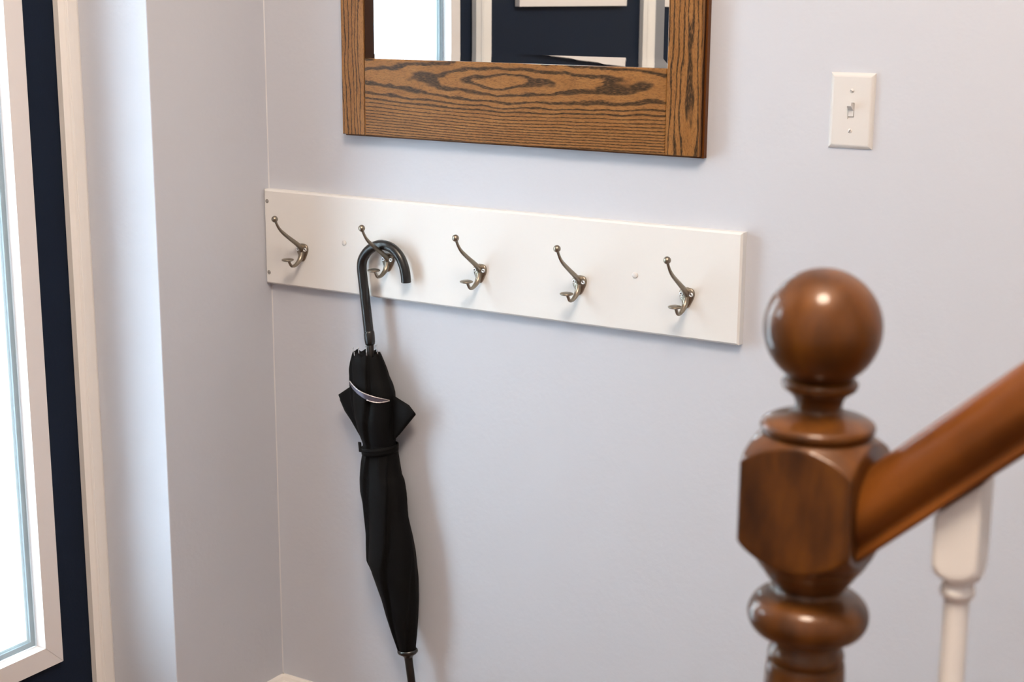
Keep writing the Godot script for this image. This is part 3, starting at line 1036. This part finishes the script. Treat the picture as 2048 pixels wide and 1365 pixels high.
func make_handrail() -> void:
	var ang := deg_to_rad(42.0)
	var o := Vector3(NX + 0.0425, 1.1376, NZ)
	var t := thing("handrail", "brown wooden handrail climbing to the right from the newel post", "handrail", o)
	var d := Vector3(cos(ang), sin(ang), 0)
	var up := Vector3(-sin(ang), cos(ang), 0)
	# cross-section (across, up): rounded top, cove, flat base with a bead
	var half := [Vector2(0.0170, -0.0215), Vector2(0.0215, -0.0212), Vector2(0.0238, -0.0195), Vector2(0.0238, -0.0172), Vector2(0.0205, -0.0152), Vector2(0.0198, -0.0136)]
	var prof := [Vector2(-0.0170, -0.0215)] + half + arc(Vector2(0, 0.0015), Vector2(0.0285, 0.0200), -38, 218, 36)
	half.reverse()
	for k in 5:
		prof.append(Vector2(-half[k].x, half[k].y))
	for k in prof.size():
		prof[k] *= Vector2(1.05, 1.19)
	var rows := []
	for s in [0, 1, 2, 3, 4, 5, 6, 7, 8, 9, 10]:
		var row := PackedVector3Array()
		for p in prof:
			var base: Vector3 = up * p.y + Vector3(0, 0, p.x)
			# cut plumb against the newel's face
			var run: float = (1.9 if s == 10 else s * 0.12) + (-base.x / d.x if s == 0 else 0.0)
			row.append(base + d * run)
		rows.append(row)
	var st := begin()
	grid(st, rows, true, true)
	obj("rail", st, M.rail_wood, t)
	# end cap at the top of the flight
	st = begin(true)
	var end := []
	for p in prof:
		end.append(up * p.y + Vector3(0, 0, p.x) + d * 1.9)
	prism(st, end, d * 0.002)
	obj("rail_end", st, M.rail_wood, t)

func make_balusters() -> void:
	var labels := ["white turned baluster under the handrail, right behind the newel post", "white turned baluster beyond the right edge, second up the stairs", "white turned baluster beyond the right edge, third up the stairs", "white turned baluster beyond the right edge, fourth up the stairs"]
	for k in 2:
		var x := 1.6932 + 0.10 * k
		var step := int((x - 1.46) / 0.20) + 1
		var y0 := 0.19 * step
		var under := 1.1376 + (x - NX - 0.0425) * tan(deg_to_rad(42.0)) - 0.0256 / cos(deg_to_rad(42.0))
		var t := thing("baluster", labels[k], "baluster", Vector3(x, y0, NZ), "white balusters under the handrail")
		var rise := under - 1.1560
		var st := begin(true)
		var a := 0.0158
		var rows := []
		var prof := [[1.0920, 0.0105], [1.0928, 0.0128], [1.0940, 0.0150], [1.0965, 0.0178], [1.1000, 0.0200], [1.1040, 0.0215], [1.1080, 0.0223], [1.1100, 0.0224]]
		st = begin()
		for s in prof:
			rows.append(square_ring(a, s[1], s[0] + rise - y0, 0.0))
		rows.append(square_ring(a, 0.0224, under - y0 - 0.002, tan(deg_to_rad(42.0))))
		grid(st, rows)
		obj("square_head", st, M.white_trim, t)
		st = begin()
		lathe(st, smooth([Vector2(0.0098, 0.45), Vector2(0.0092, 0.70), Vector2(0.0090, 0.98), Vector2(0.0088, 1.0720), Vector2(0.0088, 1.0765), Vector2(0.0105, 1.0785), Vector2(0.0118, 1.0808), Vector2(0.0125, 1.0835), Vector2(0.0118, 1.0862), Vector2(0.0104, 1.0880), Vector2(0.0108, 1.0900), Vector2(0.0112, 1.0925)], 4), 32, Vector3(0, rise - y0, 0))
		obj("turned_shaft", st, M.white_trim, t)
		st = begin(true)
		bx(st, Vector3(-a, 0.0, -a), Vector3(a, 0.46 + rise - y0, a), 0.003)
		obj("square_foot", st, M.white_trim, t)

func square_ring(a: float, rmax: float, y: float, slope: float) -> PackedVector3Array:
	var row := PackedVector3Array()
	for k in 64:
		var an := TAU * (k + 0.5) / 64
		var r := minf(a / maxf(absf(cos(an)), absf(sin(an))), rmax)
		row.append(Vector3(cos(an) * r, y + slope * cos(an) * r, sin(an) * r))
	return row
